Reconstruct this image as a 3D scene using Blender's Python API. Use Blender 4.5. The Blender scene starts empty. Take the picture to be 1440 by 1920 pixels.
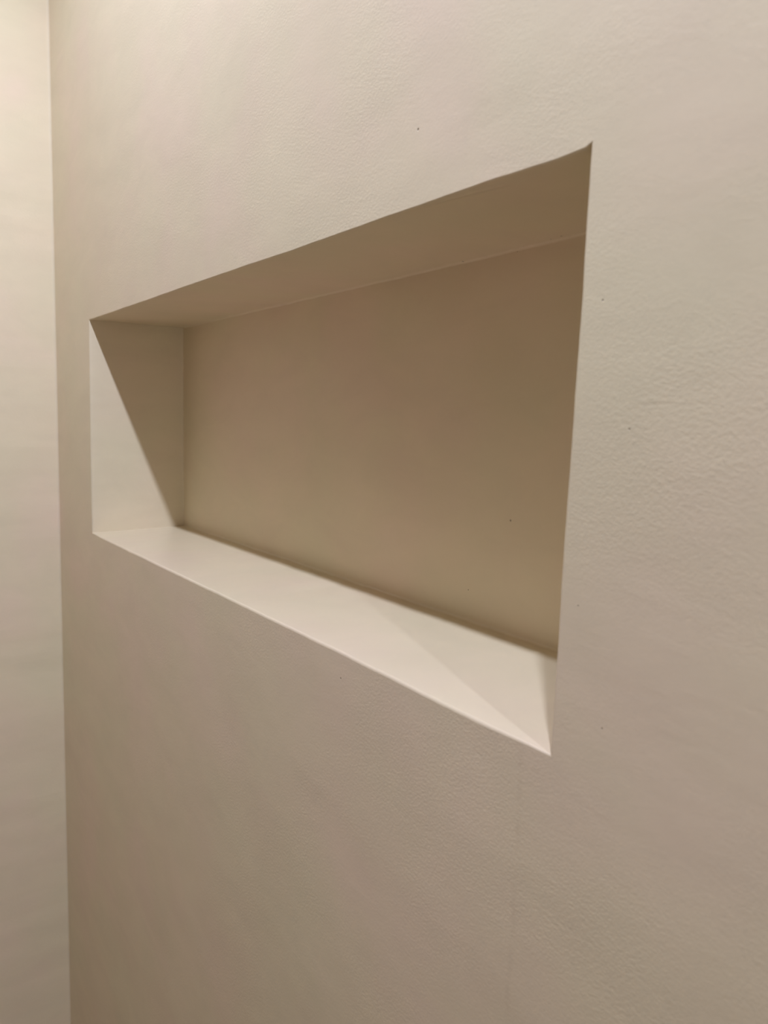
import bpy, bmesh, math, random
from mathutils import Vector, Matrix, noise

# ------------------------------------------------------------------ camera
scene = bpy.context.scene
COL = scene.collection

cam_data = bpy.data.cameras.new('camera')
cam = bpy.data.objects.new('camera', cam_data)
COL.objects.link(cam)
RIGHT = Vector((0.58842166, 0.80797509, 0.03059738))
UP = Vector((-0.11462195, 0.04589595, 0.99234841))
FWD = Vector((-0.8003885, 0.58742643, -0.11961785))
m = Matrix.Identity(4)
for i in range(3):
    m[i][0], m[i][1], m[i][2] = RIGHT[i], UP[i], -FWD[i]
m.translation = Vector((1.10704139, -0.29230541, 0.16828215))
cam.matrix_world = m
cam_data.sensor_fit = 'HORIZONTAL'
cam_data.sensor_width = 36.0
cam_data.lens = 36.0 * 1400.0 / 1440.0
cam_data.clip_start = 0.01
cam_data.clip_end = 50
cam_data.dof.use_dof = True
cam_data.dof.focus_distance = 0.72
cam_data.dof.aperture_fstop = 16.0
scene.camera = cam

# ------------------------------------------------------------------ view and world
scene.view_settings.view_transform = 'Standard'
scene.view_settings.look = 'None'
scene.view_settings.gamma = 1.0
scene.view_settings.use_curve_mapping = False
scene.view_settings.exposure = 0.12

world = bpy.data.worlds.new('world')
scene.world = world
world.use_nodes = True
world.node_tree.nodes['Background'].inputs[0].default_value = (0.9, 0.75, 0.6, 1)
world.node_tree.nodes['Background'].inputs[1].default_value = 0.0

# room extents (metres; the niche's lower left front corner is the origin)
XL, XR = -0.1983, 2.95
YF = -1.55
ZF, ZC = -1.12, 1.16
LY = 0.326
LAMPS = [  # x, power, cone degrees, blend
    (0.43, 20.5, 170, 0.6),
    (1.192, 25.5, 170, 0.6),
    (1.89, 16.5, 170, 0.6),
]
FILL_WIN = (-0.95, -0.25, -0.55, 0.65)        # y0, y1, z0, z1 of the unseen opening added in the far right wall
FILL_POWER = 5.0
FILL_COLOR = (0.95, 0.95, 0.95)
LAMP_COLOR = (0.87, 0.95, 1.16)
LAMP_RADIUS = 0.016

# ------------------------------------------------------------------ helpers
def link(name, bm, mat, parent=None, smooth=True):
    me = bpy.data.meshes.new(name)
    bm.normal_update()
    bm.to_mesh(me)
    bm.free()
    o = bpy.data.objects.new(name, me)
    me.materials.append(mat)
    if smooth:
        for p in me.polygons:
            p.use_smooth = True
    COL.objects.link(o)
    if parent is not None:
        o.parent = parent
    return o

def structure(o):
    o['kind'] = 'structure'
    return o

def add_box(bm, a, b):
    vs = [bm.verts.new((x, y, z)) for x in (a[0], b[0]) for y in (a[1], b[1]) for z in (a[2], b[2])]
    for f in ((0, 1, 3, 2), (4, 6, 7, 5), (0, 4, 5, 1), (2, 3, 7, 6), (0, 2, 6, 4), (1, 5, 7, 3)):
        bm.faces.new([vs[i] for i in f])

def add_lathe(bm, prof, centre, seg=48, close=False):
    rings = []
    for r, z in prof:
        rings.append([bm.verts.new((centre[0] + r * math.cos(2 * math.pi * k / seg),
                                    centre[1] + r * math.sin(2 * math.pi * k / seg),
                                    centre[2] + z)) for k in range(seg)])
    for a, b in zip(rings, rings[1:]):
        for k in range(seg):
            bm.faces.new((a[k], a[(k + 1) % seg], b[(k + 1) % seg], b[k]))
    if close:
        bm.faces.new(rings[-1])

# ------------------------------------------------------------------ materials
class Nodes:
    def __init__(self, name):
        self.mat = bpy.data.materials.new(name)
        self.mat.use_nodes = True
        self.nt = self.mat.node_tree
        self.b = self.nt.nodes['Principled BSDF']
    def n(self, t, **kw):
        nd = self.nt.nodes.new(t)
        for k, v in kw.items():
            setattr(nd, k, v)
        return nd
    def put(self, sock, v):
        if isinstance(v, bpy.types.NodeSocket):
            self.nt.links.new(v, sock)
        else:
            sock.default_value = v
    def math(self, op, a, b=0.0, c=None, clamp=False):
        nd = self.n('ShaderNodeMath', operation=op, use_clamp=clamp)
        self.put(nd.inputs[0], a); self.put(nd.inputs[1], b)
        if c is not None: self.put(nd.inputs[2], c)
        return nd.outputs[0]
    def noise(self, vec, scale, detail=3, rough=0.5, dist=0.0):
        nd = self.n('ShaderNodeTexNoise')
        self.put(nd.inputs['Vector'], vec)
        nd.inputs['Scale'].default_value = scale
        nd.inputs['Detail'].default_value = detail
        nd.inputs['Roughness'].default_value = rough
        nd.inputs['Distortion'].default_value = dist
        return nd.outputs['Fac']
    def mapping(self, vec, loc=(0, 0, 0), rot=(0, 0, 0), scale=(1, 1, 1)):
        nd = self.n('ShaderNodeMapping')
        self.put(nd.inputs['Vector'], vec)
        nd.inputs['Location'].default_value = loc
        nd.inputs['Rotation'].default_value = rot
        nd.inputs['Scale'].default_value = scale
        return nd.outputs[0]
    def maprange(self, v, a, b, c, d):
        nd = self.n('ShaderNodeMapRange')
        self.put(nd.inputs[0], v)
        for i, q in enumerate((a, b, c, d)):
            nd.inputs[i + 1].default_value = q
        return nd.outputs[0]
    def mix(self, fac, a, b, mode='MIX'):
        nd = self.n('ShaderNodeMix', data_type='RGBA', blend_type=mode)
        self.put(nd.inputs[0], fac); self.put(nd.inputs[6], a); self.put(nd.inputs[7], b)
        return nd.outputs[2]

BASE = (0.79, 0.677, 0.50, 1)
PINK = (0.81, 0.665, 0.515, 1)
SAGE = (0.773, 0.685, 0.495, 1)

def plaster(name, rough=0.45, grain=1.0, wave=1.0, spots=(), seams=False, grain_scale=330, spec=0.4, tone_gain=1.0, ridge=None):
    N = Nodes(name)
    geo = N.n('ShaderNodeNewGeometry')
    pos = geo.outputs['Position']
    # soft colour drift of the mineral paint
    blot = N.noise(N.mapping(pos, (3.1, 1.7, 0.4)), 4.2, 3, 0.5, 0.3)
    blot2 = N.noise(N.mapping(pos, (9.1, 5.7, 2.4)), 11.0, 2, 0.5, 0.2)
    f = N.math('ADD', N.math('MULTIPLY', blot, 0.65), N.math('MULTIPLY', blot2, 0.35))
    col = N.mix(N.maprange(f, 0.50, 0.64, 0, 1), N.mix(N.maprange(f, 0.36, 0.50, 0, 1), SAGE, BASE), PINK)
    tone = N.noise(N.mapping(pos, (1.3, 0, 0), (0, 0.5, 0), (1, 1, 2.2)), 9.0, 5, 0.6, 0.5)
    tone = N.maprange(tone, 0.3, 0.7, 0.965 * tone_gain, 1.03 * tone_gain)
    comb = N.n('ShaderNodeCombineColor')
    for i in range(3): N.put(comb.inputs[i], tone)
    col = N.mix(1.0, col, comb.outputs[0], 'MULTIPLY')
    # pinholes and grit
    dark = None
    for (x, y, z, r) in spots:
        d = N.n('ShaderNodeVectorMath', operation='DISTANCE')
        N.put(d.inputs[0], pos); d.inputs[1].default_value = (x, y, z)
        s = N.maprange(d.outputs['Value'], r * 0.5, r, 1, 0)
        dark = s if dark is None else N.math('MAXIMUM', dark, s)
    if dark is not None:
        col = N.mix(N.math('MULTIPLY', dark, 0.65), col, (0.16, 0.11, 0.07, 1))
    # relief: fine orange peel, trowel drag, slow waves
    v = N.mapping(pos, (0, 0, 0), (0, math.radians(-20), 0), (1.0, 1.0, 1.25))
    g1 = N.noise(v, grain_scale, 3, 0.55, 0.2)
    patch = N.maprange(N.noise(pos, 7.0, 3, 0.5), 0.40, 0.62, 0.30, 1.0)
    h = N.math('MULTIPLY', N.math('MULTIPLY', g1, patch), 0.00020 * grain)
    g2 = N.noise(N.mapping(pos, (0, 0, 0), (0, math.radians(18), 0), (1.0, 1.0, 2.2)), 30, 4, 0.5, 0.6)
    h = N.math('ADD', h, N.math('MULTIPLY', g2, 0.00016 * wave))
    g3 = N.noise(pos, 5.5, 2, 0.5)
    h = N.math('ADD', h, N.math('MULTIPLY', g3, 0.0016 * wave))
    if seams:
        sep = N.n('ShaderNodeSeparateXYZ'); N.put(sep.inputs[0], pos)
        X, Z = sep.outputs[0], sep.outputs[2]
        wob = N.math('MULTIPLY', N.math('SUBTRACT', N.noise(pos, 22, 4, 0.6), 0.5), 0.010)
        # fine vertical settling line below the niche's right end
        dx = N.math('ABSOLUTE', N.math('SUBTRACT', N.math('ADD', X, wob), 0.842))
        line = N.maprange(dx, 0.0004, 0.0030, 1, 0)
        gate = N.maprange(Z, -0.012, -0.004, 1, 0)
        brk = N.maprange(N.noise(pos, 60, 2), 0.36, 0.6, 0, 1)
        line = N.math('MULTIPLY', N.math('MULTIPLY', line, gate), brk)
        # short level float mark on the right
        dz = N.math('ABSOLUTE', N.math('SUBTRACT', N.math('ADD', Z, N.math('MULTIPLY', wob, 0.35)), 0.1797))
        l2 = N.maprange(dz, 0.0002, 0.0012, 1, 0)
        g = N.math('MULTIPLY', N.maprange(X, 0.882, 0.888, 0, 1), N.maprange(X, 0.925, 0.95, 1, 0))
        l2 = N.math('MULTIPLY', N.math('MULTIPLY', l2, g), brk)
        ln = N.math('MAXIMUM', line, l2)
        col = N.mix(N.math("MULTIPLY", ln, 0.08), col, (0.34, 0.24, 0.16, 1))
        h = N.math('SUBTRACT', h, N.math('MULTIPLY', ln, 0.00004))
    if ridge:
        # a float mark left along the front of the soffit
        sep = N.n('ShaderNodeSeparateXYZ'); N.put(sep.inputs[0], pos)
        X, Y = sep.outputs[0], sep.outputs[1]
        x0, ya, x1, yb = ridge
        k = (yb - ya) / (x1 - x0)
        wob = N.math('MULTIPLY', N.math('SUBTRACT', N.noise(pos, 30, 3, 0.6), 0.5), 0.004)
        dy = N.math('ABSOLUTE', N.math('SUBTRACT', N.math('ADD', Y, wob), N.math('ADD', N.math('MULTIPLY', X, k), ya - k * x0)))
        g = N.math('MULTIPLY', N.maprange(X, x0 - 0.08, x0, 0, 1), N.maprange(X, x1 - 0.002, x1 + 0.004, 1, 0))
        h = N.math('ADD', h, N.math('MULTIPLY', N.math('MULTIPLY', N.maprange(dy, 0.0, 0.003, 1, 0), g), 0.0006))
    if dark is not None:
        h = N.math('SUBTRACT', h, N.math('MULTIPLY', dark, 0.0003))
    bump = N.n('ShaderNodeBump')
    bump.inputs['Strength'].default_value = 1.0
    bump.inputs['Distance'].default_value = 1.0
    N.put(bump.inputs['Height'], h)
    N.put(N.b.inputs['Base Color'], col)
    N.put(N.b.inputs['Normal'], bump.outputs[0])
    N.put(N.b.inputs['Roughness'], rough)
    N.b.inputs['Specular IOR Level'].default_value = spec
    return N.mat

def plain(name, col, rough=0.5, metal=0.0, emit=0.0):
    N = Nodes(name)
    geo = N.n('ShaderNodeNewGeometry')
    t = N.maprange(N.noise(geo.outputs['Position'], 12, 4), 0.3, 0.7, 0.93, 1.05)
    comb = N.n('ShaderNodeCombineColor')
    for i in range(3): N.put(comb.inputs[i], t)
    N.put(N.b.inputs['Base Color'], N.mix(1.0, col, comb.outputs[0], 'MULTIPLY'))
    N.b.inputs['Roughness'].default_value = rough
    N.b.inputs['Metallic'].default_value = metal
    if emit:
        N.b.inputs['Emission Color'].default_value = (*LAMP_COLOR, 1)
        N.b.inputs['Emission Strength'].default_value = emit
    return N.mat

D = 0.135
M_WALL = plaster('wall plaster', 0.55, 1.0, 0.9, grain_scale=400, seams=True, spots=[
    (0.7316, 0, 0.3442, 0.0010), (0.8764, 0, 0.2279, 0.0006), (0.8959, 0, 0.1684, 0.0006),
    (0.8923, 0, 0.0245, 0.0006), (0.6613, 0, -0.0205, 0.0009), (0.8733, 0, 0.0810, 0.0005)], spec=0.3)
M_SIDE = plaster('side wall plaster', 0.55, 0.6, 1.0, spec=0.3)
M_SHELF = plaster('dimmed sealed shelf plaster', 0.32, 0.25, 0.35, spec=0.5, tone_gain=0.96)  # tone gain darkens the colour because the shelf catches too much light
M_JAMB = plaster('dimmed sealed jamb plaster', 0.42, 0.3, 0.45, spec=0.45, tone_gain=0.96)  # jamb colour toned down too, standing in for weaker light on it
M_SOFFIT = plaster('soffit plaster', 0.5, 0.4, 0.6, spots=[(0.7352, 0.1289, 0.3027, 0.0011), (0.7242, 0.1305, 0.3027, 0.0008),
    (0.6265, 0.1334, 0.3023, 0.0011)], spec=0.3, ridge=(0.7507, 0.0042, 0.7963, 0.0128))
M_BACK = plaster('niche back plaster', 0.5, 0.4, 0.7, spots=[(0.6869, D, 0.3015, 0.0011), (0.6940, D, 0.0940, 0.0011), (0.6492, D, 0.0290, 0.0007)], spec=0.3)
M_FLOOR = plain('floor stone', (0.20, 0.13, 0.07, 1), 0.5)
M_CEIL = plain('ceiling paint', (0.62, 0.56, 0.48, 1), 0.7)
M_FRONT = plain('taupe plaster', (0.36, 0.27, 0.18, 1), 0.6)

# ------------------------------------------------------------------ niche outline (hand-plastered, so never quite straight)
# corner order: lower left, lower right, upper right, upper left; x or z read along each side
BOTTOM = [(-0.0030, -0.0036), (0.10, -0.0030), (0.2785, -0.0025), (0.355, -0.0018), (0.5084, -0.0009), (0.6683, -0.0004), (0.8086, -0.0012), (0.8612, -0.0007)]
RIGHTS = [(0.8612, -0.0007), (0.8612, 0.0236), (0.8614, 0.0535), (0.8614, 0.1047), (0.8626, 0.1818), (0.8634, 0.2300), (0.8632, 0.2569), (0.8637, 0.2876), (0.8640, 0.3010)]
TOP = [(0.8640, 0.3010), (0.8605, 0.2992), (0.845, 0.2986), (0.7924, 0.2993), (0.7024, 0.2990), (0.5879, 0.2981), (0.4267, 0.2980), (0.1919, 0.2973), (-0.0016, 0.2971)]
LEFTS = [(-0.0016, 0.2971), (-0.0026, 0.1865), (-0.0038, 0.0727), (-0.0030, -0.0036)]
B_BL, B_BR, B_TR, B_TL = (0.0037, 0.0000), (0.858, 0.0018), (0.862, 0.3040), (0.0006, 0.2999)
B_BOTTOM = [B_BL, (0.1695, 0.0005), (0.369, 0.0012), (0.6667, 0.0021), B_BR]
B_RIGHT = [B_BR, B_TR]
B_TOP = [B_TR, (0.5774, 0.3022), (0.3501, 0.3014), (0.1818, 0.3008), B_TL]
B_LEFT = [B_TL, (0.0019, 0.1081), B_BL]

def sample(poly, n):
    L = [0.0]
    for a, b in zip(poly, poly[1:]):
        L.append(L[-1] + math.dist(a, b))
    out = []
    for k in range(n + 1):
        t = L[-1] * k / n
        j = 0
        while j < len(poly) - 2 and t > L[j + 1]:
            j += 1
        s = (t - L[j]) / (L[j + 1] - L[j])
        s2 = s * s * (3 - 2 * s) * 0.5 + s * 0.5
        a, b = poly[j], poly[j + 1]
        out.append((a[0] + (b[0] - a[0]) * s, a[1] + (b[1] - a[1]) * s2) if abs(b[0] - a[0]) > abs(b[1] - a[1])
                   else (a[0] + (b[0] - a[0]) * s2, a[1] + (b[1] - a[1]) * s))
    return out

SIDES = [('shelf', BOTTOM, B_BOTTOM, 220, (0, 1)), ('right', RIGHTS, B_RIGHT, 80, (-1, 0)),
         ('soffit', TOP, B_TOP, 220, (0, -1)), ('left', LEFTS, B_LEFT, 80, (1, 0))]
ARRIS = {'shelf': 0.0023, 'right': 0.0016, 'soffit': 0.0010, 'left': 0.0028}
R0 = 0.0012
FIL = 0.002
CORN = [SIDES[i][1][0] for i in range(4)]

def inward_noise(p, amp):
    return amp * (noise.noise(Vector((p[0] * 28, p[1] * 28, 3.3))) + 0.6 * noise.noise(Vector((p[0] * 95, p[1] * 95, 8.1))))

def corner_dir(i):      # mitre directions (towards the hole) at the start of side i
    a = SIDES[i - 1][4]; b = SIDES[i][4]
    return (a[0] + b[0], a[1] + b[1])

def side_rows(i):
    """rows of points, from the wall face to the back panel, for side i"""
    name, front, back, n, d = SIDES[i]
    F = sample(front, n); B = sample(back, n)
    da, db = corner_dir(i), corner_dir((i + 1) % 4)
    A = ARRIS[name]
    rad = [R0 + (A - R0) * min(1.0, min(k, n - k) / (n * 0.06)) for k in range(n + 1)]
    rows = []
    dirs = []
    for k in range(n + 1):
        # mitre only in a short stretch at the ends
        if k == 0: q = da
        elif k == n: q = db
        else: q = d
        dirs.append(q)
    taper = [min(1.0, min(k, n - k) / 4.0) for k in range(n + 1)]
    def row(kind, s):
        out = []
        for k in range(n + 1):
            r = rad[k]
            if kind == 'f':                          # rounded arris at the wall face
                a = math.pi / 2 * s / 5
                y = r * (1 - math.cos(a)); off = -r * (1 - math.sin(a))
            elif kind == 'm':                        # the flat run of the side
                y = r + (D - FIL - r) * s / 12; off = 0.0
            else:                                    # small cove into the back
                a = math.pi / 2 * s / 4
                y = D - FIL + FIL * math.sin(a); off = FIL * (1 - math.cos(a))
            t = y / D
            w = inward_noise(F[k], 0.00035) * taper[k]
            fx, fz = F[k][0] + d[0] * w, F[k][1] + d[1] * w
            w2 = inward_noise((B[k][0] + 4, B[k][1]), 0.0006) * taper[k]
            bx, bz = B[k][0] + d[0] * w2, B[k][1] + d[1] * w2
            px, pz = fx + (bx - fx) * t, fz + (bz - fz) * t
            out.append(Vector((px + dirs[k][0] * off, y, pz + dirs[k][1] * off)))
        return out
    rows += [row('f', q) for q in range(6)]
    rows += [row('m', q) for q in range(1, 13)]
    rows += [row('b', q) for q in range(1, 5)]
    return rows

def grid_bm(rows):
    bm = bmesh.new()
    V = [[bm.verts.new(p) for p in r] for r in rows]
    for a, b in zip(V, V[1:]):
        for k in range(len(a) - 1):
            try: bm.faces.new((a[k], a[k + 1], b[k + 1], b[k]))
            except ValueError: pass
    return bm

ROWS = [side_rows(i) for i in range(4)]

# ------------------------------------------------------------------ setting: walls, floor, ceiling
def wall_with_niche():
    bm = bmesh.new()
    ring = []
    for i in range(4):
        ring += [p.copy() for p in ROWS[i][0][:-1]]
    # rectangle points matched to the ring
    cx, cz = 0.43, 0.15
    def outer(p, i, k, n):
        c = [(XL, ZF), (XR, ZF), (XR, ZC), (XL, ZC)]
        a, b = c[i], c[(i + 1) % 4]
        t = k / n
        return Vector((a[0] + (b[0] - a[0]) * t, 0, a[1] + (b[1] - a[1]) * t))
    out = []
    for i in range(4):
        n = len(ROWS[i][0]) - 1
        out += [outer(ROWS[i][0][k], i, k, n) for k in range(n)]
    rings = []
    for t in (0.0, 0.01, 0.04, 0.12, 0.3, 0.6, 1.0):
        rings.append([bm.verts.new(a.lerp(b, t)) for a, b in zip(ring, out)])
    N = len(ring)
    for a, b in zip(rings, rings[1:]):
        for k in range(N):
            bm.faces.new((a[k], b[k], b[(k + 1) % N], a[(k + 1) % N]))
    # thickness behind the face
    c = [(XL, ZF), (XR, ZF), (XR, ZC), (XL, ZC)]
    f = [bm.verts.new((x, 0, z)) for x, z in c]; g = [bm.verts.new((x, 0.2, z)) for x, z in c]
    for i in range(4):
        bm.faces.new((f[i], g[i], g[(i + 1) % 4], f[(i + 1) % 4]))
    bm.faces.new(g)
    return bm

structure(link('wall_back', wall_with_niche(), M_WALL, smooth=False))

def box_struct(name, a, b, mat):
    bm = bmesh.new(); add_box(bm, a, b)
    return structure(link(name, bm, mat, smooth=False))

# the left wall, with a small hand-run cove where it meets the niche wall
bm = bmesh.new()
prof = [(XL - 0.12, YF), (XL, YF), (XL, -0.004)]
for s in range(1, 6):
    a = math.pi / 2 * s / 5
    prof.append((XL + 0.004 * (1 - math.cos(a)), -0.004 + 0.004 * math.sin(a)))
prof += [(XL + 0.004, 0.0004), (XL - 0.12, 0.0004)]
nz = 200
cols = []
for j in range(nz + 1):
    z = ZF + (ZC - ZF) * j / nz
    w = 0.0006 * noise.noise(Vector((z * 9, 2.2, 0))) + 0.0004 * noise.noise(Vector((z * 40, 5.2, 0)))
    cols.append([bm.verts.new((x + (w if 2 <= q < len(prof) - 2 else 0), y, z)) for q, (x, y) in enumerate(prof)])
for a, b in zip(cols, cols[1:]):
    for k in range(len(prof)):
        k2 = (k + 1) % len(prof)
        bm.faces.new((a[k], a[k2], b[k2], b[k]))
bm.faces.new(cols[0]); bm.faces.new(cols[-1])
bmesh.ops.recalc_face_normals(bm, faces=bm.faces)
structure(link('wall_left', bm, M_SIDE, smooth=False))
bm = bmesh.new()
y0, y1, z0, z1 = FILL_WIN
add_box(bm, (XR, YF, ZF), (XR + 0.1, y0, ZC)); add_box(bm, (XR, y1, ZF), (XR + 0.1, 0.0, ZC))
add_box(bm, (XR, y0, ZF), (XR + 0.1, y1, z0)); add_box(bm, (XR, y0, z1), (XR + 0.1, y1, ZC))
structure(link('wall_right', bm, M_FRONT, smooth=False))
bm = bmesh.new()
fw = 0.035
for a, b in (((y0, z0), (y0 + fw, z1)), ((y1 - fw, z0), (y1, z1)), ((y0 + fw, z0), (y1 - fw, z0 + fw)), ((y0 + fw, z1 - fw), (y1 - fw, z1)),
             ((y0 + fw, 0.5 * (z0 + z1) - 0.012), (y1 - fw, 0.5 * (z0 + z1) + 0.012))):
    add_box(bm, (XR + 0.03, a[0], a[1]), (XR + 0.08, b[0], b[1]))
structure(link('added_window_1', bm, M_CEIL, smooth=False))  # unseen window frame, added to carry fill light from the right
ld = bpy.data.lights.new('fill_light', 'AREA')  # added fill for the left wall and left jamb
ld.shape = 'RECTANGLE'; ld.size = z1 - z0; ld.size_y = y1 - y0
ld.energy = FILL_POWER; ld.color = FILL_COLOR
lo = bpy.data.objects.new('fill_light', ld)
COL.objects.link(lo)
lo.location = (XR + 0.12, 0.5 * (y0 + y1), 0.5 * (z0 + z1))
lo.rotation_euler = (0, math.radians(90), 0)
box_struct('wall_front', (XL - 0.12, YF - 0.1, ZF), (XR + 0.1, YF, ZC), M_FRONT)
box_struct('floor', (XL - 0.12, YF - 0.1, ZF - 0.1), (XR + 0.1, 0.2, ZF), M_FLOOR)
box_struct('ceiling', (XL - 0.12, YF - 0.1, ZC), (XR + 0.1, 0.2, ZC + 0.1), M_CEIL)

# ------------------------------------------------------------------ the niche
niche = bpy.data.objects.new('wall_niche', None)
COL.objects.link(niche)
niche.empty_display_size = 0.05
niche['label'] = 'wide empty rectangular niche recessed into the beige plaster wall'
niche['category'] = 'niche'

def add_back():
    b0 = ROWS[0][-1]; r0 = ROWS[1][-1]; t0 = list(reversed(ROWS[2][-1])); l0 = list(reversed(ROWS[3][-1]))
    nx, nzz = len(b0) - 1, len(l0) - 1
    rows = []
    for j in range(nzz + 1):
        v = j / nzz; row = []
        for k in range(nx + 1):
            u = k / nx
            p = (b0[k] * (1 - v) + t0[k] * v + l0[j] * (1 - u) + r0[j] * u
                 - (b0[0] * (1 - u) * (1 - v) + b0[-1] * u * (1 - v) + t0[0] * (1 - u) * v + t0[-1] * u * v))
            e = min(1.0, min(k, nx - k) / 12) * min(1.0, min(j, nzz - j) / 8)
            p = p + Vector((0, e * 0.0012 * noise.noise(Vector((u * 9, v * 4, 1.5))), 0))
            row.append(p)
        rows.append(row)
    return grid_bm(rows)

shelf = link('shelf', grid_bm(ROWS[0]), M_SHELF, niche)
shelf['label'] = 'brightly lit smooth niche shelf'
link('side_jamb', grid_bm(ROWS[1]), M_JAMB, niche)
soffit = link('soffit', grid_bm(ROWS[2]), M_SOFFIT, niche)
jl = link('side_jamb', grid_bm(ROWS[3]), M_JAMB, niche)
link('back_panel', add_back(), M_BACK, niche)

# ------------------------------------------------------------------ recessed ceiling lights
M_RIM = plain('white lamp rim', (0.85, 0.85, 0.83, 1), 0.35)
M_LENS = plain('lamp lens', (0.9, 0.88, 0.85, 1), 0.3, emit=2.0)
WHERE = ['recessed round ceiling light nearest the left corner', 'middle recessed round ceiling light above the niche\'s right end',
         'recessed round ceiling light farthest from the left corner']
for (x, power, cone, blend), lab in zip(LAMPS, WHERE):
    t = bpy.data.objects.new('ceiling_light', None)
    COL.objects.link(t)
    t.location = (x, -LY, ZC)
    t['label'] = lab; t['category'] = 'ceiling light'; t['group'] = 'row of recessed ceiling lights'
    bm = bmesh.new()
    add_lathe(bm, [(0.036, 0.0), (0.036, -0.003), (0.044, -0.005), (0.047, -0.003), (0.047, 0.0)], (0, 0, 0))
    link('trim_ring', bm, M_RIM, t)
    bm = bmesh.new()
    add_lathe(bm, [(0.036, -0.001), (0.030, -0.0018), (0.012, -0.0022)], (0, 0, 0), close=True)
    link('lens', bm, M_LENS, t)
    ld = bpy.data.lights.new('downlight', 'SPOT')
    ld.energy = power; ld.color = LAMP_COLOR
    ld.spot_size = math.radians(cone); ld.spot_blend = blend
    ld.shadow_soft_size = LAMP_RADIUS
    lo = bpy.data.objects.new('downlight', ld)
    COL.objects.link(lo)
    lo.location = (x, -LY, ZC - 0.04)
